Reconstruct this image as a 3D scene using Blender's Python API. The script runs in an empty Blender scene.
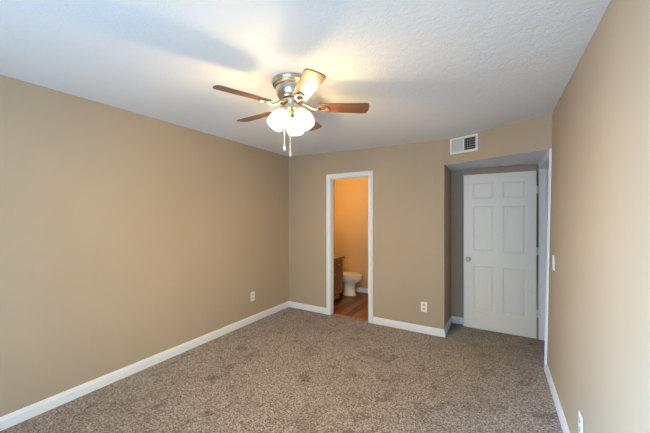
import bpy, bmesh, math, random
from mathutils import Vector, Matrix
random.seed(7)
C = bpy.context.scene.collection
PI = math.pi

# ------------------------------------------------------------------ camera, world, light, exposure
cam_data = bpy.data.cameras.new('camera')
cam_data.sensor_width = 36.0
cam_data.lens = 293.345 * 36.0 / 650.0
cam_data.clip_start = 0.02
cam = bpy.data.objects.new('camera', cam_data)
cam.location = (0, 0, 1.48)
cam.rotation_euler = (math.radians(90), 0, math.radians(30.58))
C.objects.link(cam)
scn = bpy.context.scene
scn.camera = cam
vs = scn.view_settings
vs.view_transform = 'Standard'
vs.look = 'None'
vs.gamma = 1.0
vs.use_curve_mapping = False
vs.exposure = 0.05

world = bpy.data.worlds.new('world')
scn.world = world
world.use_nodes = True
wn = world.node_tree
bg = wn.nodes['Background']
bg.inputs['Color'].default_value = (0.62, 0.78, 1.0, 1)
bg.inputs['Strength'].default_value = 1.0

DAY_COLOR = (0.40, 0.68, 1.0)
SIDE_COLOR = (0.33, 0.62, 1.0)
DAY_POWER = 108.0
SIDE_POWER = 3900.0
LAMP_COLOR = (1.0, 0.75, 0.40)
LAMP_STRENGTH = 4.0
LAMP_BULB = 2050.0
BATH_COLOR = (1.0, 0.60, 0.19)
BATH_STRENGTH = 165.0

ld = bpy.data.lights.new('daylight', 'AREA')      # the sky seen by the window behind the camera
ld.shape = 'RECTANGLE'
ld.size, ld.size_y = 2.3, 2.2
ld.energy = DAY_POWER
ld.color = DAY_COLOR
lo = bpy.data.objects.new('daylight', ld)
lo.location = (-1.0, -1.50, 0.95)
lo.rotation_euler = (math.radians(112), 0, 0)
C.objects.link(lo)
l2 = bpy.data.lights.new('side_fill', 'AREA')   # added fill from the left, aimed through the window to brighten the right wall
l2.shape = 'RECTANGLE'
l2.size, l2.size_y = 2.4, 2.4
l2.energy = SIDE_POWER
l2.color = SIDE_COLOR
l2o = bpy.data.objects.new('side_fill', l2)
l2o.location = (-3.9, -2.75, 2.4)
l2o.rotation_euler = (Vector((0.42, 1.4, 0.7)) - Vector(l2o.location)).to_track_quat('-Z', 'Y').to_euler()
C.objects.link(l2o)

# ------------------------------------------------------------------ dimensions (metres)
XL, XR_TOP, XR_BOT = -2.9685, 0.441, 0.396      # the right wall leans a touch
YB, YA, YF = 3.848, 4.432, -0.95
XK, YR = -0.573, 3.4865                        # bulkhead over the entry runs on the skew
SOF, CEIL, TOP = 2.1216, 2.464, 2.62
T = 0.115
TB = 0.085                                      # bathroom partition
DX0, DX1, DH = -2.170, -1.570, 2.045             # bathroom opening
RY0, RY1, RH = 3.545, 4.345, 2.05               # entry opening in the right wall
BYB = 5.305                                    # bathroom far wall
BXR = -0.80

# ------------------------------------------------------------------ helpers
def obj(name, bm, mat, parent=None, smooth=False, bevel=0.0, seg=2, loc=None):
    bmesh.ops.recalc_face_normals(bm, faces=bm.faces[:])
    me = bpy.data.meshes.new(name)
    bm.to_mesh(me); bm.free()
    for m in (mat if isinstance(mat, (list, tuple)) else [mat]):
        me.materials.append(m)
    if smooth:
        for p in me.polygons: p.use_smooth = True
    o = bpy.data.objects.new(name, me)
    C.objects.link(o)
    if parent: o.parent = parent
    if loc is not None: o.location = loc
    if bevel:
        md = o.modifiers.new('bevel', 'BEVEL')
        md.width = bevel; md.segments = seg; md.limit_method = 'ANGLE'; md.angle_limit = math.radians(35)
    if smooth:
        md = o.modifiers.new('split', 'EDGE_SPLIT'); md.split_angle = math.radians(40)
    return o

def empty(name, loc, rotz=0.0):
    o = bpy.data.objects.new(name, None)
    o.empty_display_size = 0.1
    o.location = loc; o.rotation_euler = (0, 0, rotz)
    C.objects.link(o)
    return o

def tag(o, label=None, cat=None, group=None, kind=None):
    if label: o['label'] = label
    if cat: o['category'] = cat
    if group: o['group'] = group
    if kind: o['kind'] = kind
    return o

def struct(name, bm, mat, label=None, **k):
    o = obj(name, bm, mat, **k)
    o['kind'] = 'structure'
    if label: o['label'] = label
    return o

def BM(): return bmesh.new()

def box(bm, x0, x1, y0, y1, z0, z1, M=None):
    vs_ = [bm.verts.new(p) for p in ((x0,y0,z0),(x1,y0,z0),(x1,y1,z0),(x0,y1,z0),(x0,y0,z1),(x1,y0,z1),(x1,y1,z1),(x0,y1,z1))]
    fs = []
    for f in ((0,3,2,1),(4,5,6,7),(0,1,5,4),(1,2,6,5),(2,3,7,6),(3,0,4,7)):
        fs.append(bm.faces.new([vs_[i] for i in f]))
    if M is not None: bmesh.ops.transform(bm, matrix=M, verts=vs_)
    return vs_

def hexa(bm, b, t):
    """b, t: four bottom and four top points, same winding"""
    v = [bm.verts.new(p) for p in list(b) + list(t)]
    for f in ((0,3,2,1),(4,5,6,7),(0,1,5,4),(1,2,6,5),(2,3,7,6),(3,0,4,7)):
        bm.faces.new([v[i] for i in f])

def prism(bm, poly, z0, z1, M=None):
    a = [bm.verts.new((x, y, z0)) for x, y in poly]
    b = [bm.verts.new((x, y, z1)) for x, y in poly]
    n = len(poly)
    bm.faces.new(a[::-1]); bm.faces.new(b)
    for i in range(n):
        bm.faces.new((a[i], a[(i+1) % n], b[(i+1) % n], b[i]))
    if M is not None: bmesh.ops.transform(bm, matrix=M, verts=a+b)

def lathe(bm, prof, seg=32, M=None, sx=1.0, sy=1.0):
    rings = []; allv = []
    for r, z in prof:
        if r < 1e-6:
            v = bm.verts.new((0, 0, z)); rings.append([v]); allv.append(v)
        else:
            ring = [bm.verts.new((r*sx*math.cos(2*PI*i/seg), r*sy*math.sin(2*PI*i/seg), z)) for i in range(seg)]
            rings.append(ring); allv += ring
    for a, b in zip(rings, rings[1:]):
        if len(a) == 1 and len(b) == 1: continue
        for i in range(seg):
            j = (i+1) % seg
            if len(a) == 1: bm.faces.new((a[0], b[i], b[j]))
            elif len(b) == 1: bm.faces.new((a[i], b[0], a[j]))
            else: bm.faces.new((a[i], b[i], b[j], a[j]))
    if M is not None: bmesh.ops.transform(bm, matrix=M, verts=allv)

def tube(bm, pts, rad, seg=10, cap=True):
    pts = [Vector(p) for p in pts]
    rads = rad if isinstance(rad, (list, tuple)) else [rad]*len(pts)
    rings = []; up = None
    for i, p in enumerate(pts):
        d = (pts[min(i+1, len(pts)-1)] - pts[max(i-1, 0)]).normalized()
        if up is None:
            up = Vector((0, 0, 1)) if abs(d.z) < 0.9 else Vector((1, 0, 0))
        s = d.cross(up).normalized(); up = s.cross(d).normalized()
        rings.append([bm.verts.new(p + (s*math.cos(2*PI*k/seg) + up*math.sin(2*PI*k/seg))*rads[i]) for k in range(seg)])
    for a, b in zip(rings, rings[1:]):
        for k in range(seg):
            bm.faces.new((a[k], a[(k+1) % seg], b[(k+1) % seg], b[k]))
    if cap:
        bm.faces.new(rings[0][::-1]); bm.faces.new(rings[-1])

def ball(bm, c, r, u=12, v=8, sz=1.0):
    bmesh.ops.create_uvsphere(bm, u_segments=u, v_segments=v, radius=r, matrix=Matrix.Translation(c) @ Matrix.Diagonal((1, 1, sz, 1)))

def run(bm, A, B, n, prof, ma=0.0, mb=0.0):
    """sweep a closed (distance from wall, height) profile from A to B; ma/mb mitre the ends"""
    A = Vector((A[0], A[1], 0)); B = Vector((B[0], B[1], 0)); n = Vector((n[0], n[1], 0)).normalized()
    d = (B-A).normalized()
    a = [bm.verts.new(A + n*q + d*(q*ma) + Vector((0, 0, z))) for q, z in prof]
    b = [bm.verts.new(B + n*q - d*(q*mb) + Vector((0, 0, z))) for q, z in prof]
    k = len(prof)
    bm.faces.new(a); bm.faces.new(b[::-1])
    for i in range(k):
        bm.faces.new((a[i], b[i], b[(i+1) % k], a[(i+1) % k]))

# ------------------------------------------------------------------ materials
def mat(name, color=(0.8, 0.8, 0.8), rough=0.5, metal=0.0, coat=0.0, spec=None):
    m = bpy.data.materials.new(name); m.use_nodes = True
    p = m.node_tree.nodes['Principled BSDF']
    p.inputs['Base Color'].default_value = (*color, 1)
    p.inputs['Roughness'].default_value = rough
    p.inputs['Metallic'].default_value = metal
    p.inputs['Coat Weight'].default_value = coat
    p.inputs['Coat Roughness'].default_value = 0.18
    if spec is not None: p.inputs['Specular IOR Level'].default_value = spec
    return m, m.node_tree, p

def nd(nt, t, **kw):
    n = nt.nodes.new(t)
    for k, v in kw.items(): setattr(n, k, v)
    return n

def noise(nt, vec, scale, detail=3, rough=0.5, dist=0.0):
    n = nd(nt, 'ShaderNodeTexNoise')
    n.inputs['Scale'].default_value = scale; n.inputs['Detail'].default_value = detail
    n.inputs['Roughness'].default_value = rough; n.inputs['Distortion'].default_value = dist
    if vec is not None: nt.links.new(vec, n.inputs['Vector'])
    return n

def ramp(nt, fac, stops):
    r = nd(nt, 'ShaderNodeValToRGB')
    e = r.color_ramp.elements
    while len(e) < len(stops): e.new(0.5)
    for i, (p, c) in enumerate(stops):
        e[i].position = p; e[i].color = (*c, 1) if len(c) == 3 else c
    nt.links.new(fac, r.inputs['Fac'])
    return r

def bump(nt, p, height, strength, dist):
    b = nd(nt, 'ShaderNodeBump')
    b.inputs['Strength'].default_value = strength; b.inputs['Distance'].default_value = dist
    nt.links.new(height, b.inputs['Height']); nt.links.new(b.outputs['Normal'], p.inputs['Normal'])
    return b

def objcoord(nt):
    return nd(nt, 'ShaderNodeTexCoord').outputs['Object']

def mix(nt, fac, a, b, mode='MIX'):
    m = nd(nt, 'ShaderNodeMix', data_type='RGBA', blend_type=mode)
    for s, v in ((0, fac), (6, a), (7, b)):
        if hasattr(v, 'links'): nt.links.new(v, m.inputs[s])
        elif s == 0: m.inputs[0].default_value = v
        else: m.inputs[s].default_value = (*v, 1)
    return m.outputs[2]

# tan wall paint
M_WALL, nt, p = mat('tan_wall_paint', (0.53, 0.405, 0.275), 0.62, spec=0.3)
oc = objcoord(nt)
n1 = noise(nt, oc, 1.3, 3)
r1 = ramp(nt, n1.outputs['Fac'], [(0.3, (0.435, 0.343, 0.240)), (0.7, (0.46, 0.363, 0.255))])
nt.links.new(r1.outputs['Color'], p.inputs['Base Color'])
n2 = noise(nt, oc, 160, 3)
bump(nt, p, n2.outputs['Fac'], 0.12, 0.002)

M_BATH, _, _ = mat('lamp_tinted_bathroom_wall', (0.50, 0.35, 0.19), 0.6, spec=0.3)  # wall tan with the orange lamp glow put into the colour
# knock-down textured ceiling
M_CEIL, nt, p = mat('textured_white_ceiling', (0.85, 0.845, 0.84), 0.85, spec=0.2)
oc = objcoord(nt)
mp = nd(nt, 'ShaderNodeMapping'); mp.inputs['Scale'].default_value = (1, 1, 1); nt.links.new(oc, mp.inputs['Vector'])
na = noise(nt, mp.outputs['Vector'], 22, 5, 0.62, 1.4)
ra = ramp(nt, na.outputs['Fac'], [(0.44, (0, 0, 0)), (0.56, (1, 1, 1))])
nb = noise(nt, mp.outputs['Vector'], 90, 3, 0.6)
mm = nd(nt, 'ShaderNodeMath', operation='MULTIPLY_ADD'); mm.inputs[1].default_value = 0.35
nt.links.new(nb.outputs['Fac'], mm.inputs[0]); nt.links.new(ra.outputs['Color'], mm.inputs[2])
bump(nt, p, mm.outputs[0], 0.30, 0.004)

# carpet
M_CARPET, nt, p = mat('brown_speckled_carpet', (0.3, 0.2, 0.15), 0.95, spec=0.1)
oc = objcoord(nt)
vo = nd(nt, 'ShaderNodeTexVoronoi'); vo.inputs['Scale'].default_value = 118; nt.links.new(oc, vo.inputs['Vector'])
sp = nd(nt, 'ShaderNodeSeparateColor'); nt.links.new(vo.outputs['Color'], sp.inputs['Color'])
rc = ramp(nt, sp.outputs[0], [(0.0, (0.075, 0.058, 0.048)), (0.22, (0.165, 0.128, 0.104)), (0.5, (0.280, 0.226, 0.192)), (0.78, (0.382, 0.315, 0.272)), (1.0, (0.52, 0.45, 0.42))])
nf = noise(nt, oc, 260, 2)
rf = ramp(nt, nf.outputs['Fac'], [(0.3, (0.72, 0.72, 0.72)), (0.7, (1.2, 1.2, 1.2))])
c1 = mix(nt, 1.0, rc.outputs['Color'], rf.outputs['Color'], 'MULTIPLY')
nz = noise(nt, oc, 3.1, 6, 0.66, 0.5)                      # crushed, walked-on patches of pile
rz = ramp(nt, nz.outputs['Fac'], [(0.34, (0.70, 0.67, 0.66)), (0.45, (0.95, 0.95, 0.95)), (0.62, (1.02, 1.02, 1.02))])
c2 = mix(nt, 1.0, c1, rz.outputs['Color'], 'MULTIPLY')
ny_ = noise(nt, oc, 5.5, 5, 0.6, 0.9)                      # small dark scuffs
ry_ = ramp(nt, ny_.outputs['Fac'], [(0.33, (0.54, 0.51, 0.50)), (0.42, (1, 1, 1))])
c2 = mix(nt, 1.0, c2, ry_.outputs['Color'], 'MULTIPLY')
nt.links.new(c2, p.inputs['Base Color'])
p.inputs['Sheen Weight'].default_value = 0.25
p.inputs['Sheen Roughness'].default_value = 0.6
hh = nd(nt, 'ShaderNodeMath', operation='SUBTRACT'); hh.inputs[0].default_value = 1.0
nt.links.new(vo.outputs['Distance'], hh.inputs[1])
bump(nt, p, hh.outputs[0], 0.9, 0.010)

# white trim
M_TRIM, nt, p = mat('white_trim_paint', (0.80, 0.80, 0.80), 0.35)
M_DOOR, nt, p = mat('white_door_paint', (0.86, 0.84, 0.78), 0.4)
oc = objcoord(nt)
mp = nd(nt, 'ShaderNodeMapping'); mp.inputs['Scale'].default_value = (60, 60, 3.0); nt.links.new(oc, mp.inputs['Vector'])
ng = noise(nt, mp.outputs['Vector'], 3, 4)
bump(nt, p, ng.outputs['Fac'], 0.10, 0.002)
M_PLATE, _, _ = mat('white_plastic', (0.82, 0.81, 0.78), 0.35)
M_DARK, _, _ = mat('dark_slot', (0.03, 0.028, 0.026), 0.7)
M_GREYPL, _, _ = mat('grey_receptacle', (0.55, 0.53, 0.49), 0.4)
M_VENT, _, _ = mat('white_enamel_metal', (0.76, 0.75, 0.72), 0.4)
M_VENTG, _, _ = mat('pale_grey_louver', (0.60, 0.61, 0.61), 0.45)
M_DUCT, _, _ = mat('shaded_duct_metal', (0.035, 0.034, 0.036), 0.8)  # near-black colour stands for the shade inside the duct
M_NICKEL, _, _ = mat('brushed_nickel', (0.60, 0.54, 0.46), 0.26, 1.0)
M_KNOB, _, _ = mat('satin_nickel', (0.52, 0.50, 0.47), 0.3, 1.0)
M_BRASS, _, _ = mat('warm_brass', (0.75, 0.58, 0.30), 0.28, 1.0)
M_CHAIN, _, _ = mat('pale_chain_metal', (0.78, 0.74, 0.68), 0.35, 0.6)
M_HINGE, _, _ = mat('painted_hinge', (0.70, 0.69, 0.66), 0.4, 0.2)

# fan blade wood
def wood(name, dark, light, axis_scale, rough, coat=0.0, sc=3.0):
    m, nt, p = mat(name, light, rough, coat=coat)
    oc = objcoord(nt)
    mp = nd(nt, 'ShaderNodeMapping'); mp.inputs['Scale'].default_value = axis_scale; nt.links.new(oc, mp.inputs['Vector'])
    n = noise(nt, mp.outputs['Vector'], sc, 6, 0.6, 0.8)
    r = ramp(nt, n.outputs['Fac'], [(0.30, dark), (0.70, light)])
    nt.links.new(r.outputs['Color'], p.inputs['Base Color'])
    bump(nt, p, n.outputs['Fac'], 0.05, 0.001)
    return m
M_BLADE = wood('reddish_walnut_blade', (0.10, 0.042, 0.024), (0.235, 0.105, 0.058), (2, 26, 26), 0.34, 0.35)
M_OAK = wood('oak_cabinet', (0.20, 0.075, 0.022), (0.42, 0.18, 0.055), (20, 20, 2), 0.4, 0.2)
M_KICK = wood('pale_toe_kick', (0.45, 0.30, 0.13), (0.58, 0.40, 0.20), (2, 2, 20), 0.5)
M_COUNTER, nt, p = mat('speckled_brown_laminate', (0.36, 0.22, 0.12), 0.3)
n = noise(nt, objcoord(nt), 90, 4); r = ramp(nt, n.outputs['Fac'], [(0.35, (0.20, 0.11, 0.055)), (0.65, (0.45, 0.29, 0.17))]); nt.links.new(r.outputs['Color'], p.inputs['Base Color'])
M_CERAM, _, _ = mat('white_ceramic', (0.82, 0.77, 0.67), 0.12, coat=0.4)
M_SEAT, _, _ = mat('cream_toilet_seat', (0.80, 0.76, 0.64), 0.25)

# bathroom plank floor
M_PLANK, nt, p = mat('brown_wood_planks', (0.25, 0.11, 0.05), 0.33)
oc = objcoord(nt)
br = nd(nt, 'ShaderNodeTexBrick')
br.offset = 0.37; br.inputs['Scale'].default_value = 1.0
br.inputs['Brick Width'].default_value = 1.2; br.inputs['Row Height'].default_value = 0.125
br.inputs['Mortar Size'].default_value = 0.002; br.inputs['Mortar Smooth'].default_value = 0.4; br.inputs['Bias'].default_value = 0.0
br.inputs['Color1'].default_value = (0.075, 0.027, 0.011, 1); br.inputs['Color2'].default_value = (0.31, 0.125, 0.048, 1)
br.inputs['Mortar'].default_value = (0.05, 0.02, 0.01, 1)
rt = nd(nt, 'ShaderNodeMapping'); rt.inputs['Rotation'].default_value = (0, 0, PI/2); nt.links.new(oc, rt.inputs['Vector'])
nt.links.new(rt.outputs['Vector'], br.inputs['Vector'])
mp = nd(nt, 'ShaderNodeMapping'); mp.inputs['Scale'].default_value = (22, 2.2, 1); nt.links.new(oc, mp.inputs['Vector'])
ng = noise(nt, mp.outputs['Vector'], 3, 6, 0.65, 0.6)
rg = ramp(nt, ng.outputs['Fac'], [(0.3, (0.55, 0.55, 0.55)), (0.7, (1.3, 1.25, 1.2))])
nt.links.new(mix(nt, 1.0, br.outputs['Color'], rg.outputs['Color'], 'MULTIPLY'), p.inputs['Base Color'])

def emis(name, color, strength, base=(0.9, 0.88, 0.82)):
    m, nt, p = mat(name, base, 0.4)
    p.inputs['Emission Color'].default_value = (*color, 1)
    p.inputs['Emission Strength'].default_value = strength
    return m
M_SHADE = emis('lit_frosted_glass', LAMP_COLOR, LAMP_STRENGTH)
nt = M_SHADE.node_tree; p = nt.nodes['Principled BSDF']; out_ = [n for n in nt.nodes if n.type == 'OUTPUT_MATERIAL'][0]
tr = nd(nt, 'ShaderNodeBsdfTransparent'); tr.inputs['Color'].default_value = (1, 0.97, 0.92, 1)
mx = nd(nt, 'ShaderNodeMixShader'); 
sz_ = nd(nt, 'ShaderNodeSeparateXYZ'); nt.links.new(objcoord(nt), sz_.inputs[0])      # added opacity ramp towards the shoulder, dims the ceiling hotspot, keeps blade shadows
mr = nd(nt, 'ShaderNodeMapRange'); mr.inputs['From Min'].default_value = -0.080; mr.inputs['From Max'].default_value = -0.038
mr.inputs['To Min'].default_value = 0.56; mr.inputs['To Max'].default_value = 0.93
nt.links.new(sz_.outputs['Z'], mr.inputs['Value']); nt.links.new(mr.outputs[0], mx.inputs[0])
nt.links.new(tr.outputs[0], mx.inputs[1]); nt.links.new(p.outputs[0], mx.inputs[2]); nt.links.new(mx.outputs[0], out_.inputs['Surface'])
M_FBULB = emis('lit_bulb', LAMP_COLOR, LAMP_BULB)
M_BULB = emis('lit_vanity_globe', BATH_COLOR, BATH_STRENGTH)

M_GLASS = bpy.data.materials.new('window_glass'); M_GLASS.use_nodes = True
nt = M_GLASS.node_tree
for n in list(nt.nodes):
    if n.type != 'OUTPUT_MATERIAL': nt.nodes.remove(n)
o_ = [n for n in nt.nodes if n.type == 'OUTPUT_MATERIAL'][0]
tr = nd(nt, 'ShaderNodeBsdfTransparent'); gl = nd(nt, 'ShaderNodeBsdfGlossy'); gl.inputs['Roughness'].default_value = 0.02
mx = nd(nt, 'ShaderNodeMixShader'); mx.inputs[0].default_value = 0.06
nt.links.new(tr.outputs[0], mx.inputs[1]); nt.links.new(gl.outputs[0], mx.inputs[2]); nt.links.new(mx.outputs[0], o_.inputs['Surface'])

# ------------------------------------------------------------------ setting: floors
bm = BM()
box(bm, XL-T, 0.52, YF-T, 3.905, -0.10, 0.0)
box(bm, XK-0.1, 1.75, 3.905, YA+0.1, -0.10, 0.0)
box(bm, 0.52, 1.75, 2.6, 3.905, -0.10, 0.0)
struct('floor', bm, M_CARPET, 'brown speckled carpet over the whole bedroom floor')
bm = BM(); box(bm, XL-T, BXR+T, 3.905, BYB+TB, -0.10, -0.004)
struct('floor_bathroom', bm, M_PLANK, 'brown wood plank floor inside the bathroom')
bm = BM(); prism(bm, [(DX0, 3.885), (DX1, 3.885), (DX1, 3.93), (DX0, 3.93)], -0.002, 0.006)
struct('trim_threshold', bm, M_OAK, 'thin wooden strip between carpet and plank floor', bevel=0.003)

# ceiling: a slab whose underside dips a few centimetres along the bath wall
def sag(x, y):
    pts_ = [(XL, 0.0), (-2.17, 0.019), (-1.33, 0.033), (XK, 0.038), (-0.28, 0.031), (0.2, 0.010), (0.44, 0.0), (2, 0)]
    v = 0.0
    for (xa, a), (xb, b) in zip(pts_, pts_[1:]):
        if xa <= x <= xb:
            v = a + (b-a)*(x-xa)/(xb-xa); break
    t = max(0.0, min(1.0, (y-2.2)/(3.75-2.2)))
    return v * t*t*(3-2*t)
bm = BM()
nx, ny = 40, 50
x0, x1, y0, y1 = XL-T, XR_TOP+0.10, YF-T, YB+TB
g = [[bm.verts.new((x0+(x1-x0)*i/nx, y0+(y1-y0)*j/ny, CEIL - sag(x0+(x1-x0)*i/nx, y0+(y1-y0)*j/ny))) for i in range(nx+1)] for j in range(ny+1)]
u = [[bm.verts.new((v.co.x, v.co.y, TOP+0.03)) for v in row] for row in g]
for j in range(ny):
    for i in range(nx):
        bm.faces.new((g[j][i], g[j+1][i], g[j+1][i+1], g[j][i+1]))
        bm.faces.new((u[j][i], u[j][i+1], u[j+1][i+1], u[j+1][i]))
for i in range(nx):
    bm.faces.new((g[0][i], g[0][i+1], u[0][i+1], u[0][i])); bm.faces.new((g[ny][i], u[ny][i], u[ny][i+1], g[ny][i+1]))
for j in range(ny):
    bm.faces.new((g[j][0], u[j][0], u[j+1][0], g[j+1][0])); bm.faces.new((g[j][nx], g[j+1][nx], u[j+1][nx], u[j][nx]))
struct('ceiling', bm, M_CEIL, 'textured white ceiling of the bedroom', smooth=True)

# walls
bm = BM(); box(bm, XL-T, XL, YF-T, BYB+TB, 0, TOP)
struct('wall_left', bm, M_WALL, 'long tan wall on the left')
bm = BM()
box(bm, XL, DX0-0.018, YB, YB+TB, 0, TOP); box(bm, DX1+0.018, XK, YB, YB+TB, 0, TOP); box(bm, DX0-0.018, DX1+0.018, YB, YB+TB, DH+0.018, TOP)
box(bm, XK-T, XK, YB+TB, YA, 0, TOP)                           # return into the entry alcove
struct('wall_back', bm, M_WALL, 'tan wall with the bathroom doorway')
bm = BM(); box(bm, XK-T, XR_BOT+0.12, YA, YA+T, 0, TOP)
struct('wall_alcove', bm, M_WALL, 'tan alcove wall behind the open white door')

# right wall, leaning slightly, with the entry opening
def xr(z): return XR_BOT + (XR_TOP-XR_BOT)*z/CEIL
def rwall(bm, ya, yb, za, zb):
    w = 0.53
    hexa(bm, [(xr(za), ya, za), (w, ya, za), (w, yb, za), (xr(za), yb, za)], [(xr(zb), ya, zb), (w, ya, zb), (w, yb, zb), (xr(zb), yb, zb)])
bm = BM()
rwall(bm, YF-T, RY0-0.018, 0, TOP); rwall(bm, RY1+0.018, YA, 0, TOP); rwall(bm, RY0-0.018, RY1+0.018, RH+0.018, TOP)
struct('wall_right', bm, M_WALL, 'tan wall on the right with the light switch')

# window wall behind the camera
WX0, WX1, WZ0, WZ1 = -2.05, -0.05, 0.12, 2.08
bm = BM()
box(bm, XL, WX0, YF-T, YF, 0, TOP); box(bm, WX1, XR_BOT, YF-T, YF, 0, TOP)
box(bm, WX0, WX1, YF-T, YF, 0, WZ0); box(bm, WX0, WX1, YF-T, YF, WZ1, TOP)
struct('wall_front', bm, M_WALL, 'tan wall with the window opposite the bathroom')
bm = BM(); yw0, yw1 = YF-0.09, YF-0.04
for a, b in ((WX0, WX0+0.05), ((WX0+WX1)/2-0.03, (WX0+WX1)/2+0.03), (WX1-0.05, WX1)): box(bm, a, b, yw0, yw1, WZ0, WZ1)
for a, b in ((WZ0, WZ0+0.05), (WZ1-0.05, WZ1)): box(bm, WX0+0.05, WX1-0.05, yw0, yw1, a, b)
win = struct('window_1', bm, M_TRIM, 'wide white framed window behind the camera')
bm = BM(); box(bm, WX0+0.05, WX1-0.05, YF-0.068, YF-0.062, WZ0+0.05, WZ1-0.05)
obj('glass_pane', bm, M_GLASS, win)
bm = BM(); box(bm, WX0-0.06, WX1+0.06, YF-0.04, YF+0.05, WZ0-0.03, WZ0)
obj('window_sill', bm, M_TRIM, win, bevel=0.004)

# bulkhead over the entry, front face on the skew, with a hole for the register
HD = Vector((XR_TOP-XK, YR-YB, 0)); HL = HD.length; HD.normalize()
HN = Vector((HD.y, -HD.x, 0)).normalized()                     # towards the room
if HN.y > 0: HN = -HN
def hp(s, d, z):                                             # s along the face, d into the wall
    q = Vector((XK, YB, 0)) + HD*s - HN*d
    return (q.x, q.y, z)
VS0, VS1, VZ0, VZ1 = 0.077, 0.400, 2.225, 2.415                 # register outline on the face
ho = 0.026
def hb(bm, sa, sb, za, zb, da=0.0, db=0.09):
    hexa(bm, [hp(sa, da, za), hp(sb, da, za), hp(sb, db, za), hp(sa, db, za)], [hp(sa, da, zb), hp(sb, da, zb), hp(sb, db, zb), hp(sa, db, zb)])
bm = BM()
hb(bm, 0, VS0+ho, SOF, TOP); hb(bm, VS1-ho, HL, SOF, TOP); hb(bm, VS0+ho, VS1-ho, SOF, VZ0+ho); hb(bm, VS0+ho, VS1-ho, VZ1-ho, TOP)
struct('wall_bulkhead', bm, M_WALL, 'tan skewed bulkhead above the entry alcove')
bm = BM()
a = Vector(hp(0.0, 0.09, 0)); b = Vector(hp(HL, 0.09, 0)); e = 0.002
prism(bm, [(XK, YB), tuple(hp(0.0, e, 0)[:2]), tuple(hp(HL+0.03, e, 0)[:2]), (0.52, YA), (XK, YA)], SOF-0.001, SOF+0.05)
struct('ceiling_alcove', bm, M_CEIL, 'low textured ceiling of the entry alcove')

# bathroom shell and hall shell
bm = BM(); box(bm, XL, BXR, BYB, BYB+TB, -0.004, TOP); struct('wall_bathroom_back', bm, M_BATH, 'tan far wall of the bathroom')
bm = BM(); box(bm, BXR, BXR+T, YB+TB, BYB+TB, -0.004, TOP); struct('wall_bathroom_right', bm, M_BATH, 'tan right wall of the bathroom')
bm = BM(); box(bm, XL, BXR, YB+TB, BYB, CEIL, TOP); struct('ceiling_bathroom', bm, M_CEIL, 'white bathroom ceiling')
bm = BM(); box(bm, 1.65, 1.75, 2.6, YA+0.12, 0, TOP); box(bm, 0.53, 1.65, 2.5, 2.6, 0, TOP); box(bm, 0.535, 1.65, YA, YA+0.12, 0, TOP)
struct('wall_hall', bm, M_WALL, 'tan hallway walls beyond the entry opening')
bm = BM(); box(bm, 0.53, 1.75, 2.5, YA+0.12, CEIL, TOP); struct('ceiling_hall', bm, M_CEIL, 'white hallway ceiling')

# ------------------------------------------------------------------ baseboards
BH = 0.0908
BP = [(0, 0), (0.014, 0), (0.014, 0.062), (0.0105, 0.070), (0.009, 0.080), (0.005, BH), (0, BH)]
def board(name, segs, label):
    bm = BM()
    for s in segs: run(bm, *s)
    return struct(name, bm, M_TRIM, label)
board('baseboard_left', [((XL, YF), (XL, YB), (1, 0), BP, 1, 1)], 'white baseboard along the left wall')
board('baseboard_back', [((XL, YB), (DX0-0.074, YB), (0, -1), BP, 1, 0)], 'short white baseboard left of the bathroom doorway')
board('baseboard_back_right', [((DX1+0.074, YB), (XK, YB), (0, -1), BP, 0, -1)], 'white baseboard between bathroom doorway and alcove')
board('baseboard_alcove', [((XK, YB), (XK, YA), (1, 0), BP, -1, 1), ((XK, YA), (0.385, YA), (0, -1), BP, 1, 0)], 'white baseboard turning into the entry alcove')
RP = [(-0.02, 0)] + BP[1:-1] + [(-0.02, BH)]
board('baseboard_right', [((XR_BOT, YF), (XR_BOT, RY0-0.072), (-1, 0), RP, 0, 0)], 'white baseboard along the right wall')
board('baseboard_front', [((XL+0.014, YF), (XR_BOT-0.022, YF), (0, 1), BP, 0, 0)], 'white baseboard under the window wall')
board('baseboard_bathroom', [((XL, BYB), (BXR, BYB), (0, -1), BP, 0, 0)], 'white baseboard on the bathroom far wall')

# ------------------------------------------------------------------ door casings and jambs
CW = 0.072
def casing_profile_box(bm, x0, x1, z0, z1, y, outer):
    """stepped casing board lying on plane y (front at y-0.018)"""
    box(bm, x0, x1, y-0.011, y, z0, z1)
def casing(name, label, P):
    """P(u, v, d): u across the opening, v up, d out of the wall; opening 0..W"""
    pass
def frame_casing(bm, W, H, P, far=True):
    # three mitred boards with an ogee-like stepped section
    sec = [(0.004, 0), (0.004, 0.009), (0.012, 0.013), (0.045, 0.014), (0.058, 0.019), (CW-0.004, 0.019), (CW, 0.014), (CW, 0)]
    def strip(f):
        a = [bm.verts.new(P(*f(q, d, 0))) for q, d in sec]; b = [bm.verts.new(P(*f(q, d, 1))) for q, d in sec]
        n_ = len(sec); bm.faces.new(a); bm.faces.new(b[::-1])
        for i in range(n_): bm.faces.new((a[i], b[i], b[(i+1) % n_], a[(i+1) % n_]))
    strip(lambda q, d, e: (-q, 0.0 if e == 0 else H+q, d))
    if far: strip(lambda q, d, e: (W+q, 0.0 if e == 0 else H+q, d))
    strip(lambda q, d, e: (-q if e == 0 else W+q, H+q, d))
bm = BM(); frame_casing(bm, DX1-DX0, DH, lambda u_, v, d: (DX0+u_, YB-d, v))
struct('trim_1', bm, M_TRIM, 'white casing around the bathroom doorway')
bm = BM()
box(bm, DX0-0.018, DX0, YB, YB+TB, 0, DH+0.018); box(bm, DX1, DX1+0.018, YB, YB+TB, 0, DH+0.018); box(bm, DX0, DX1, YB, YB+TB, DH, DH+0.018)
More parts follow.
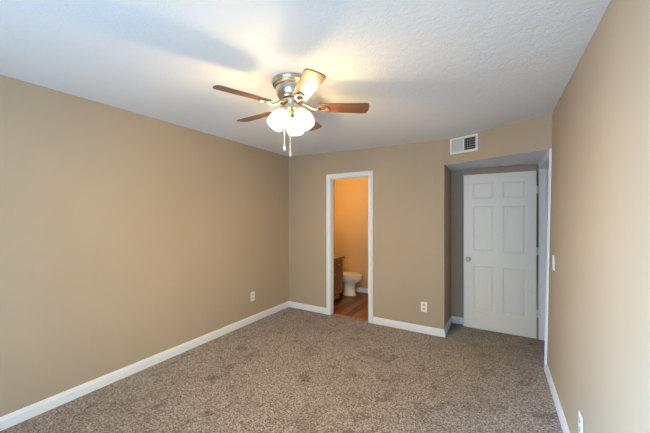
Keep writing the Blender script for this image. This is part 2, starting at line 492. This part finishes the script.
box(bm, DX0, DX0+0.005, YB+0.040, YB+0.062, 0, DH); box(bm, DX1-0.005, DX1, YB+0.040, YB+0.062, 0, DH); box(bm, DX0+0.005, DX1-0.005, YB+0.040, YB+0.062, DH-0.005, DH)
struct('trim_2', bm, M_TRIM, 'white jamb lining the bathroom doorway')
bm = BM(); frame_casing(bm, RY1-RY0, RH, lambda u_, v, d: (xr(v)-d, RY0+u_, v), far=False)
struct('trim_3', bm, M_TRIM, 'white casing around the entry opening in the right wall')
bm = BM(); xj = XR_TOP-0.012
hexa(bm, [(xr(0)-0.003, RY0-0.018, 0), (0.535, RY0-0.018, 0), (0.535, RY0, 0), (xr(0)-0.003, RY0, 0)], [(xr(RH)-0.003, RY0-0.018, RH+0.018), (0.535, RY0-0.018, RH+0.018), (0.535, RY0, RH+0.018), (xr(RH)-0.003, RY0, RH+0.018)]); box(bm, xj-0.01, 0.535, RY1, RY1+0.018, 0, RH+0.018); box(bm, xj-0.01, 0.535, RY0, RY1, RH, RH+0.018)
box(bm, 0.472, 0.50, RY0, RY0+0.011, 0, RH); box(bm, 0.472, 0.50, RY1-0.011, RY1, 0, RH)
struct('trim_4', bm, M_TRIM, 'white jamb lining the entry opening')

# ------------------------------------------------------------------ entry door, swung open against the alcove wall
DW, DHT, DT = 0.7975, 2.028, 0.035
DXA, DYF = -0.402, 4.342
bm = BM()
xs = [0, 0.110, 0.355, 0.451, 0.696, DW]; zs = [0, 0.23, 0.82, 1.012, 1.605, 1.70, 1.913, DHT]
panels = []
for y, side in ((0.0, 0), (DT, 1)):
    gv = [[bm.verts.new((x, y, z)) for x in xs] for z in zs]
    for j in range(len(zs)-1):
        for i in range(len(xs)-1):
            q = (gv[j][i], gv[j][i+1], gv[j+1][i+1], gv[j+1][i])
            f = bm.faces.new(q if side == 0 else q[::-1])
            if i in (1, 3) and j in (1, 3, 5): panels.append(f)
    if side == 0: g0 = gv
    else: g1 = gv
for i in range(len(xs)-1):
    bm.faces.new((g0[0][i+1], g0[0][i], g1[0][i], g1[0][i+1])); bm.faces.new((g0[-1][i], g0[-1][i+1], g1[-1][i+1], g1[-1][i]))
for j in range(len(zs)-1):
    bm.faces.new((g0[j][0], g0[j+1][0], g1[j+1][0], g1[j][0])); bm.faces.new((g0[j+1][-1], g0[j][-1], g1[j][-1], g1[j+1][-1]))
bmesh.ops.recalc_face_normals(bm, faces=bm.faces[:])
bmesh.ops.inset_individual(bm, faces=panels, thickness=0.010, depth=-0.012)
bmesh.ops.inset_individual(bm, faces=panels, thickness=0.016, depth=0.0)
bmesh.ops.inset_individual(bm, faces=panels, thickness=0.014, depth=0.008)
door = struct('door_1', bm, M_DOOR, 'white six-panel door standing open against the alcove wall', loc=(DXA, DYF, 0.006))
for zc in (1.795, 1.055, 0.305):
    bm = BM()
    tube(bm, [(DW+0.010, -0.004, zc-0.048), (DW+0.010, -0.004, zc+0.048)], 0.0062, 10)
    box(bm, DW-0.001, DW+0.010, 0.001, 0.003, zc-0.044, zc+0.044)
    box(bm, DW+0.010, DW+0.022, 0.000, 0.002, zc-0.044, zc+0.044)
    obj('hinge', bm, M_HINGE, door, smooth=True)
bm = BM()
K = Matrix.Translation((0.056, 0, 0.907)) @ Matrix.Rotation(PI/2, 4, 'X')
lathe(bm, [(0, 0), (0.032, 0), (0.032, 0.004), (0.027, 0.009), (0.013, 0.012), (0.011, 0.026), (0.018, 0.034), (0.0265, 0.044), (0.028, 0.054), (0.024, 0.063), (0.013, 0.067), (0, 0.068)], 24, K)
k_ = obj('door_knob', bm, M_KNOB, door, smooth=True); k_['label'] = 'round satin nickel door knob'

# ------------------------------------------------------------------ ceiling fan with three lit shades
FX, FY = -1.299, 1.730
fan = empty('ceiling_fan', (FX, FY, CEIL), math.radians(30.58))
tag(fan, 'brushed nickel hugger ceiling fan with reddish brown blades and three lit frosted shades', 'ceiling fan')
bm = BM()
lathe(bm, [(0, 0), (0.150, 0), (0.150, -0.012), (0.143, -0.022), (0.143, -0.030), (0.133, -0.036), (0.133, -0.044), (0.122, -0.052), (0.118, -0.075),
           (0.112, -0.100), (0.100, -0.122), (0.080, -0.134), (0.055, -0.138), (0, -0.138)], 48)
obj('motor_housing', bm, M_NICKEL, fan, smooth=True)
bm = BM()
lathe(bm, [(0, -0.138), (0.078, -0.138), (0.090, -0.146), (0.090, -0.154), (0.072, -0.160), (0, -0.160)], 40)
obj('blade_hub', bm, M_NICKEL, fan, smooth=True)
BZ = -0.184
blade_outline = []
Lr, Lt, wr, wt = 0.185, 0.560, 0.052, 0.066
def blade_mesh():
    bm = BM()
    pts_ = [(Lr+0.010, -wr), (Lt-0.03, -wt)]
    for k in range(1, 6):
        a_ = -PI/2 + (PI/2)*k/6
        pts_.append((Lt-0.03+0.03*math.cos(a_), -wt+0.03+0.03*math.sin(a_)))
    pts_.append((Lt+0.004, -0.02)); pts_.append((Lt+0.004, 0.02))
    for k in range(1, 6):
        a_ = (PI/2)*k/6
        pts_.append((Lt-0.03+0.03*math.cos(a_), wt-0.03+0.03*math.sin(a_)))
    pts_ += [(Lt-0.03, wt), (Lr+0.010, wr), (Lr, wr-0.012), (Lr, -wr+0.012)]
    prism(bm, pts_, -0.003, 0.003)
    return bm
def iron_mesh():
    bm = BM()
    # curved arm out of the hub and a teardrop loop under the blade root
    tube(bm, [(0.070, 0, 0.030), (0.105, 0, 0.020), (0.135, 0, -0.004), (0.165, 0, -0.014), (0.190, 0, -0.011)], [0.010, 0.009, 0.008, 0.009, 0.010], 10)
    loop = []
    for k in range(25):
        a_ = 2*PI*k/24
        loop.append((0.222 + 0.040*math.cos(a_), 0.028*math.sin(a_)*(1.0-0.25*math.cos(a_)), -0.009))
    tube(bm, loop, 0.0065, 8, cap=False)
    for sx_, sy_ in ((0.222, 0.026), (0.222, -0.026), (0.258, 0.0)):
        ball(bm, (sx_, sy_, -0.008), 0.009, 10, 6, 0.7)
    return bm
BLADE_ME = IRON_ME = None
for k in range(5):
    ang = math.radians(2 + 72*k)
    R = Matrix.Rotation(ang, 4, 'Z') @ Matrix.Translation((0, 0, BZ)) @ Matrix.Rotation(math.radians(-12), 4, 'X')
    if BLADE_ME is None:
        b_ = obj('blade', blade_mesh(), M_BLADE, fan, bevel=0.0015)
        i_ = obj('blade_bracket', iron_mesh(), M_NICKEL, b_, smooth=True)
        BLADE_ME, IRON_ME = b_, i_
    else:
        b_ = BLADE_ME.copy(); C.objects.link(b_); b_.parent = fan
        i_ = IRON_ME.copy(); C.objects.link(i_); i_.parent = b_
    b_.matrix_local = R
# light kit
bm = BM()
lathe(bm, [(0, -0.160), (0.058, -0.160), (0.060, -0.168), (0.060, -0.205), (0.052, -0.214), (0.036, -0.220), (0.034, -0.245), (0.020, -0.256), (0.010, -0.262), (0.008, -0.275), (0, -0.278)], 36)
kit = obj('light_kit', bm, M_NICKEL, fan, smooth=True)
TILT = math.radians(34)
def shade_mesh():
    bm = BM()
    pr = [(0.026, 0.0), (0.033, -0.008), (0.046, -0.028), (0.056, -0.055), (0.062, -0.085), (0.063, -0.108), (0.060, -0.128), (0.058, -0.136)]
    inn = [(r-0.003, z) for r, z in pr[::-1]]
    lathe(bm, pr + inn, 32)
    return bm
def socket_mesh():
    bm = BM()
    lathe(bm, [(0, 0.030), (0.015, 0.030), (0.020, 0.022), (0.029, 0.014), (0.029, -0.004), (0.024, -0.008), (0, -0.008)], 24)
    return bm
def bulb_mesh():
    bm = BM()
    lathe(bm, [(0, -0.008), (0.014, -0.012), (0.016, -0.035), (0.028, -0.060), (0.031, -0.078), (0.024, -0.097), (0.010, -0.106), (0, -0.107)], 20)
    return bm
S_ = None
for deg in (85, 205, 325):
    a_ = math.radians(deg)
    Mx = Matrix.Rotation(a_, 4, 'Z') @ Matrix.Translation((0.060, 0, -0.222)) @ Matrix.Rotation(-TILT, 4, 'Y')
    if S_ is None:
        s_ = obj('lamp_shade', shade_mesh(), M_SHADE, fan, smooth=True)
        k2 = obj('socket', socket_mesh(), M_BRASS, s_, smooth=True)
        l_ = obj('bulb', bulb_mesh(), M_FBULB, s_, smooth=True)
        S_ = (s_, k2, l_)
    else:
        s_ = S_[0].copy(); C.objects.link(s_); s_.parent = fan
        for q in S_[1:]:
            c_ = q.copy(); C.objects.link(c_); c_.parent = s_
    s_.matrix_local = Mx
for (dx, dy, zt, zb) in ((-0.058, -0.012, -0.19, -0.470), (-0.010, -0.059, -0.20, -0.520)):
    bm = BM()
    n_ = 70
    tube(bm, [(dx, dy, zt), (dx, dy, zb)], 0.0012, 6)
    for i in range(n_): ball(bm, (dx, dy, zt + (zb-zt)*i/n_), 0.0024, 6, 4)
    ch = obj('pull_chain', bm, M_CHAIN, fan, smooth=True)
    bm = BM()
    lathe(bm, [(0, 0.004), (0.003, 0.003), (0.004, -0.006), (0.008, -0.018), (0.0085, -0.026), (0.005, -0.034), (0, -0.036)], 14, Matrix.Translation((dx, dy, zb)))
    obj('chain_pull', bm, M_CHAIN, ch, smooth=True)

# ------------------------------------------------------------------ air register on the bulkhead
vent = empty('air_vent', hp((VS0+VS1)/2, 0, VZ0), math.atan2(HD.y, HD.x))
tag(vent, 'white metal air register on the bulkhead above the open door', 'vent')
VW, VH = VS1-VS0, VZ1-VZ0
fw = 0.026
bm = BM()
box(bm, -VW/2, VW/2, -0.008, -0.0005, 0, fw); box(bm, -VW/2, VW/2, -0.008, -0.0005, VH-fw, VH)
box(bm, -VW/2, -VW/2+fw, -0.008, -0.0005, fw, VH-fw); box(bm, VW/2-fw, VW/2, -0.008, -0.0005, fw, VH-fw)
box(bm, -0.007, 0.007, -0.007, 0.01, fw, VH-fw)
obj('vent_frame', bm, M_VENT, vent, bevel=0.003)
def slats(x0, x1, ang, pitch, w):
    bm = BM(); x = x0 + pitch/2
    while x < x1:
        box(bm, -w/2, w/2, -0.0008, 0.0008, fw, VH-fw, Matrix.Translation((x, 0.008, 0)) @ Matrix.Rotation(ang, 4, 'Z'))
        x += pitch
    return bm
obj('louver', slats(-VW/2+fw, -0.007, math.radians(28), 0.0125, 0.0175), M_VENTG, vent)
lv = slats(0.007, VW/2-fw, math.radians(-62), 0.021, 0.015)
for k in range(1, 5):
    zz = fw + (VH-2*fw)*k/5
    box(lv, 0.007, VW/2-fw, 0.018, 0.0195, zz-0.0018, zz+0.0018)
obj('louver', lv, M_VENTG, vent)
bm = BM()
d_ = 0.075
hw = VW/2-ho+0.0; 
box(bm, -hw, hw, d_, d_+0.002, ho, VH-ho)
for a_, b_ in ((-hw, -hw+0.002), (hw-0.002, hw)): box(bm, a_, b_, 0.0215, d_, ho, VH-ho)
for a_, b_ in ((ho, ho+0.002), (VH-ho-0.002, VH-ho)): box(bm, -hw+0.002, hw-0.002, 0.0215, d_, a_, b_)
obj('duct', bm, M_DUCT, vent)

# ------------------------------------------------------------------ outlets and switch
PW, PH = 0.078, 0.125
def plate_bm():
    bm = BM(); box(bm, -PW/2, PW/2, -0.006, 0.0, -PH/2, PH/2); return bm
def outlet(loc, rot, label):
    r_ = empty('wall_outlet', loc, rot); tag(r_, label, 'outlet', 'duplex wall outlets')
    obj('cover_plate', plate_bm(), M_PLATE, r_, bevel=0.003)
    for zc in (0.0255, -0.0255):
        bm = BM(); pts_ = []
        for k in range(20):
            a_ = 2*PI*k/20
            pts_.append((0.0175*math.cos(a_), max(-0.0135, min(0.0135, 0.0175*math.sin(a_)))))
        prism(bm, pts_, 0.0, 0.002, Matrix.Translation((0, -0.0058, zc)) @ Matrix.Rotation(PI/2, 4, 'X'))
        q = obj('receptacle', bm, M_GREYPL, r_); q['label'] = 'greyish receptacle face'
        bm = BM()
        box(bm, -0.0075, -0.0050, -0.0082, -0.0076, zc-0.001, zc+0.0075); box(bm, 0.0050, 0.0075, -0.0082, -0.0076, zc-0.001, zc+0.0065)
        ball(bm, (0, -0.0076, zc-0.007), 0.0027, 8, 6)
        obj('slots', bm, M_DARK, q)
    bm = BM(); ball(bm, (0, -0.006, 0), 0.0035, 8, 6); obj('screw', bm, M_PLATE, r_)
    return r_
outlet((XL, 3.025, 0.36), PI/2, 'white duplex outlet low on the long left wall')
outlet((-0.813, YB, 0.332), 0, 'white duplex outlet on the wall between bathroom doorway and alcove')
outlet((xr(0.305), 2.154, 0.305), -PI/2, 'white duplex outlet low on the right wall')
sw = empty('light_switch', (xr(1.08), 3.205, 1.080), -PI/2)
tag(sw, 'white toggle light switch on the right wall beside the entry casing', 'light switch')
bm = BM(); box(bm, -0.041, 0.041, -0.007, 0, -0.066, 0.066); obj('cover_plate', bm, M_PLATE, sw, bevel=0.003)
bm = BM(); box(bm, -0.005, 0.005, -0.012, -0.006, -0.010, 0.011); obj('toggle', bm, M_PLATE, sw, bevel=0.002)
for zc in (0.030, -0.030):
    bm = BM(); ball(bm, (0, -0.007, zc), 0.0032, 8, 6); obj('screw', bm, M_PLATE, sw)

# ------------------------------------------------------------------ bathroom: vanity, worktop, toilet, lamp
VX0, VX1, VY0, VY1, VHT = XL+0.002, -2.450, 3.985, 4.775, 0.722
van = empty('vanity_cabinet', ((VX0+VX1)/2, (VY0+VY1)/2, -0.004))
tag(van, 'oak bathroom vanity cabinet with panelled door and drawer beside the toilet', 'cabinet')
ox, oy = -(VX0+VX1)/2, -(VY0+VY1)/2
bm = BM(); q0, q1, r0, r1 = VX0+ox, VX1+ox, VY0+oy, VY1+oy
box(bm, q0, q1, r0, r0+0.018, 0.095, VHT); box(bm, q0, q1, r1-0.018, r1, 0.095, VHT); box(bm, q0, q0+0.012, r0+0.018, r1-0.018, 0.095, VHT)
box(bm, q1-0.02, q1, r0+0.018, r1-0.018, 0.095, VHT); box(bm, q0+0.012, q1-0.02, r0+0.018, r1-0.018, 0.095, 0.113)
obj('cabinet_body', bm, M_OAK, van)
bm = BM(); box(bm, VX0+ox, VX1+ox-0.055, VY0+oy+0.005, VY1+oy-0.005, 0.0, 0.095); q = obj('toe_kick', bm, M_KICK, van); q['label'] = 'pale recessed toe kick'
fx = VX1+ox
def front(name, ya, yb, za, zb):
    bm = BM()
    a_ = [bm.verts.new(p_) for p_ in ((fx+0.020, ya, za), (fx+0.020, yb, za), (fx+0.020, yb, zb), (fx+0.020, ya, zb))]
    b_ = [bm.verts.new((fx+0.0005, v.co.y, v.co.z)) for v in a_]
    f_ = bm.faces.new(a_); bm.faces.new(b_[::-1])
    for i in range(4): bm.faces.new((a_[i], b_[i], b_[(i+1) % 4], a_[(i+1) % 4]))
    bmesh.ops.recalc_face_normals(bm, faces=bm.faces[:])
    bmesh.ops.inset_individual(bm, faces=[f_], thickness=0.045 if zb-za > 0.2 else 0.022, depth=0)
    bmesh.ops.inset_individual(bm, faces=[f_], thickness=0.008, depth=-0.008)
    bmesh.ops.inset_individual(bm, faces=[f_], thickness=0.020 if zb-za > 0.2 else 0.008, depth=0.006)
    o = obj(name, bm, M_OAK, van)
    bm = BM(); yk = (ya+yb)/2 if name == 'drawer' else (yb-0.03 if ya < (VY0+VY1)/2+oy-0.05 else ya+0.03); zk = (za+zb)/2 if name == 'drawer' else zb-0.06
    lathe(bm, [(0, 0), (0.006, 0), (0.005, 0.012), (0.013, 0.018), (0.013, 0.024), (0, 0.027)], 14, Matrix.Translation((fx+0.020, yk, zk)) @ Matrix.Rotation(PI/2, 4, 'Y'))
    obj('knob', bm, M_BRASS, o, smooth=True)
ym = (VY0+VY1)/2+oy
for ya, yb in ((VY0+oy+0.03, ym-0.02), (ym+0.02, VY1+oy-0.03)):
    front('drawer', ya, yb, 0.575, 0.700); front('cabinet_door', ya, yb, 0.125, 0.545)
ct = empty('vanity_countertop', ((VX0+VX1)/2, (VY0+VY1)/2, VHT-0.0035))
tag(ct, 'brown laminate worktop with white basin on top of the oak vanity', 'countertop')
cx1 = VX1+ox+0.048
bm = BM()
sxc, syc, sra, srb = 0.0, 0.0, 0.17, 0.21
# slab with an oval basin cut: ring of quads from the oval to the rectangle
X0, X1, Y0, Y1 = VX0+ox, cx1, VY0+oy, VY1+oy+0.012
N = 48; inner = []; outer = []
for k in range(N):
    a_ = 2*PI*k/N; ca, sa = math.cos(a_), math.sin(a_)
    inner.append((sra*ca, srb*sa))
    t_ = min((X1 if ca > 0 else X0)/ca if abs(ca) > 1e-6 else 1e9, (Y1 if sa > 0 else Y0)/sa if abs(sa) > 1e-6 else 1e9)
    outer.append((ca*t_, sa*t_))
for z_top, z_bot in ((0.042, 0.0),):
    it = [bm.verts.new((x, y, z_top)) for x, y in inner]; ot = [bm.verts.new((x, y, z_top)) for x, y in outer]
    ib = [bm.verts.new((x, y, z_bot)) for x, y in inner]; ob = [bm.verts.new((x, y, z_bot)) for x, y in outer]
    for k in range(N):
        j = (k+1) % N
        bm.faces.new((it[k], ot[k], ot[j], it[j])); bm.faces.new((ob[k], ib[k], ib[j], ob[j]))
        bm.faces.new((ot[k], ob[k], ob[j], ot[j])); bm.faces.new((ib[k], it[k], it[j], ib[j]))
obj('worktop', bm, M_COUNTER, ct)
bm = BM(); box(bm, X0, X0+0.018, Y0, Y1, 0.0425, 0.13); obj('backsplash', bm, M_COUNTER, ct, bevel=0.003)
bm = BM(); lathe(bm, [(1.0, 0.043), (1.06, 0.050), (0.98, 0.052), (0.95, 0.040), (0.88, 0.016), (0.60, 0.006), (0.0, 0.003)], 40, sx=sra, sy=srb)
obj('basin', bm, M_CERAM, ct, smooth=True)
bm = BM(); box(bm, -0.022, 0.022, -0.075, 0.075, 0.0005, 0.014); tube(bm, [(0, 0, 0.01), (0, 0, 0.06), (0.03, 0, 0.085), (0.085, 0, 0.075), (0.095, 0, 0.055)], 0.011, 12)
fau = obj('faucet', bm, M_KNOB, ct, smooth=True, loc=(-0.19, 0, 0.042)); fau['label'] = 'small nickel faucet'
for s in (-0.055, 0.055):
    bm = BM(); lathe(bm, [(0, 0.014), (0.012, 0.014), (0.012, 0.03), (0.020, 0.036), (0.020, 0.052), (0, 0.056)], 16, Matrix.Translation((0, s, 0))); obj('tap_handle', bm, M_KNOB, fau, smooth=True)

# toilet: tank against the left wall, bowl pointing right
TY = 5.045
toi = empty('toilet', (-2.50, TY, -0.004)); toi.scale = (1, 1, 0.95); tag(toi, 'white toilet with closed cream lid between vanity and far bathroom wall', 'toilet')
def oval(bx, rx, ry, n=40, back=None):
    """egg shape: longer to the front"""
    out = []
    for k in range(n):
        a_ = 2*PI*k/n
        x = math.cos(a_); y = math.sin(a_)
        out.append((bx + (rx*1.12*x if x > 0 else rx*0.92*x), ry*y*(1.0 - 0.10*max(0, x))))
    return out
def loft(bm, levels, cap=True):
    rings = [[bm.verts.new((x, y, z)) for x, y in pts_] for z, pts_ in levels]
    for a_, b_ in zip(rings, rings[1:]):
        n_ = len(a_)
        for i in range(n_): bm.faces.new((a_[i], a_[(i+1) % n_], b_[(i+1) % n_], b_[i]))
    if cap: bm.faces.new(rings[0][::-1]); bm.faces.new(rings[-1])
bm = BM()
loft(bm, [(0.0, oval(0.045, 0.135, 0.112)), (0.015, oval(0.045, 0.133, 0.110)), (0.06, oval(0.042, 0.120, 0.096)), (0.15, oval(0.038, 0.108, 0.084)), (0.215, oval(0.042, 0.115, 0.092)),
          (0.262, oval(0.052, 0.155, 0.125)), (0.310, oval(0.062, 0.208, 0.165)), (0.365, oval(0.066, 0.222, 0.178)), (0.380, oval(0.066, 0.218, 0.175))])
box(bm, -0.40, -0.08, -0.10, 0.10, 0.22, 0.375)
obj('bowl', bm, M_CERAM, toi, smooth=True)
bm = BM(); loft(bm, [(0.381, oval(0.066, 0.225, 0.182)), (0.398, oval(0.066, 0.227, 0.184)), (0.401, oval(0.066, 0.222, 0.180))]); obj('seat', bm, M_SEAT, toi, smooth=True)
bm = BM(); loft(bm, [(0.402, oval(0.064, 0.223, 0.180)), (0.414, oval(0.064, 0.224, 0.181)), (0.422, oval(0.064, 0.205, 0.164)), (0.425, oval(0.064, 0.15, 0.12))]); obj('lid', bm, M_SEAT, toi, smooth=True)
bm = BM(); box(bm, -0.455, -0.265, -0.215, 0.215, 0.376, 0.690); obj('tank', bm, M_CERAM, toi, bevel=0.02, seg=4)
bm = BM(); box(bm, -0.460, -0.258, -0.222, 0.222, 0.691, 0.722); obj('tank_lid', bm, M_CERAM, toi, bevel=0.01, seg=3)

# vanity lamp on the left bathroom wall, above the worktop
vl = empty('vanity_light', (XL, 4.25, 2.05)); tag(vl, 'three-globe bath bar lamp on the wall above the vanity', 'wall lamp')
bm = BM(); box(bm, 0.0, 0.03, -0.26, 0.26, -0.05, 0.05); obj('mounting_bar', bm, M_NICKEL, vl, bevel=0.006)
for y in (-0.17, 0, 0.17):
    bm = BM(); ball(bm, (0.085, y, 0), 0.045, 20, 14); obj('globe_bulb', bm, M_BULB, vl, smooth=True)
    bm = BM(); tube(bm, [(0.03, y, 0), (0.05, y, 0)], 0.022, 16); obj('socket', bm, M_NICKEL, vl, smooth=True)
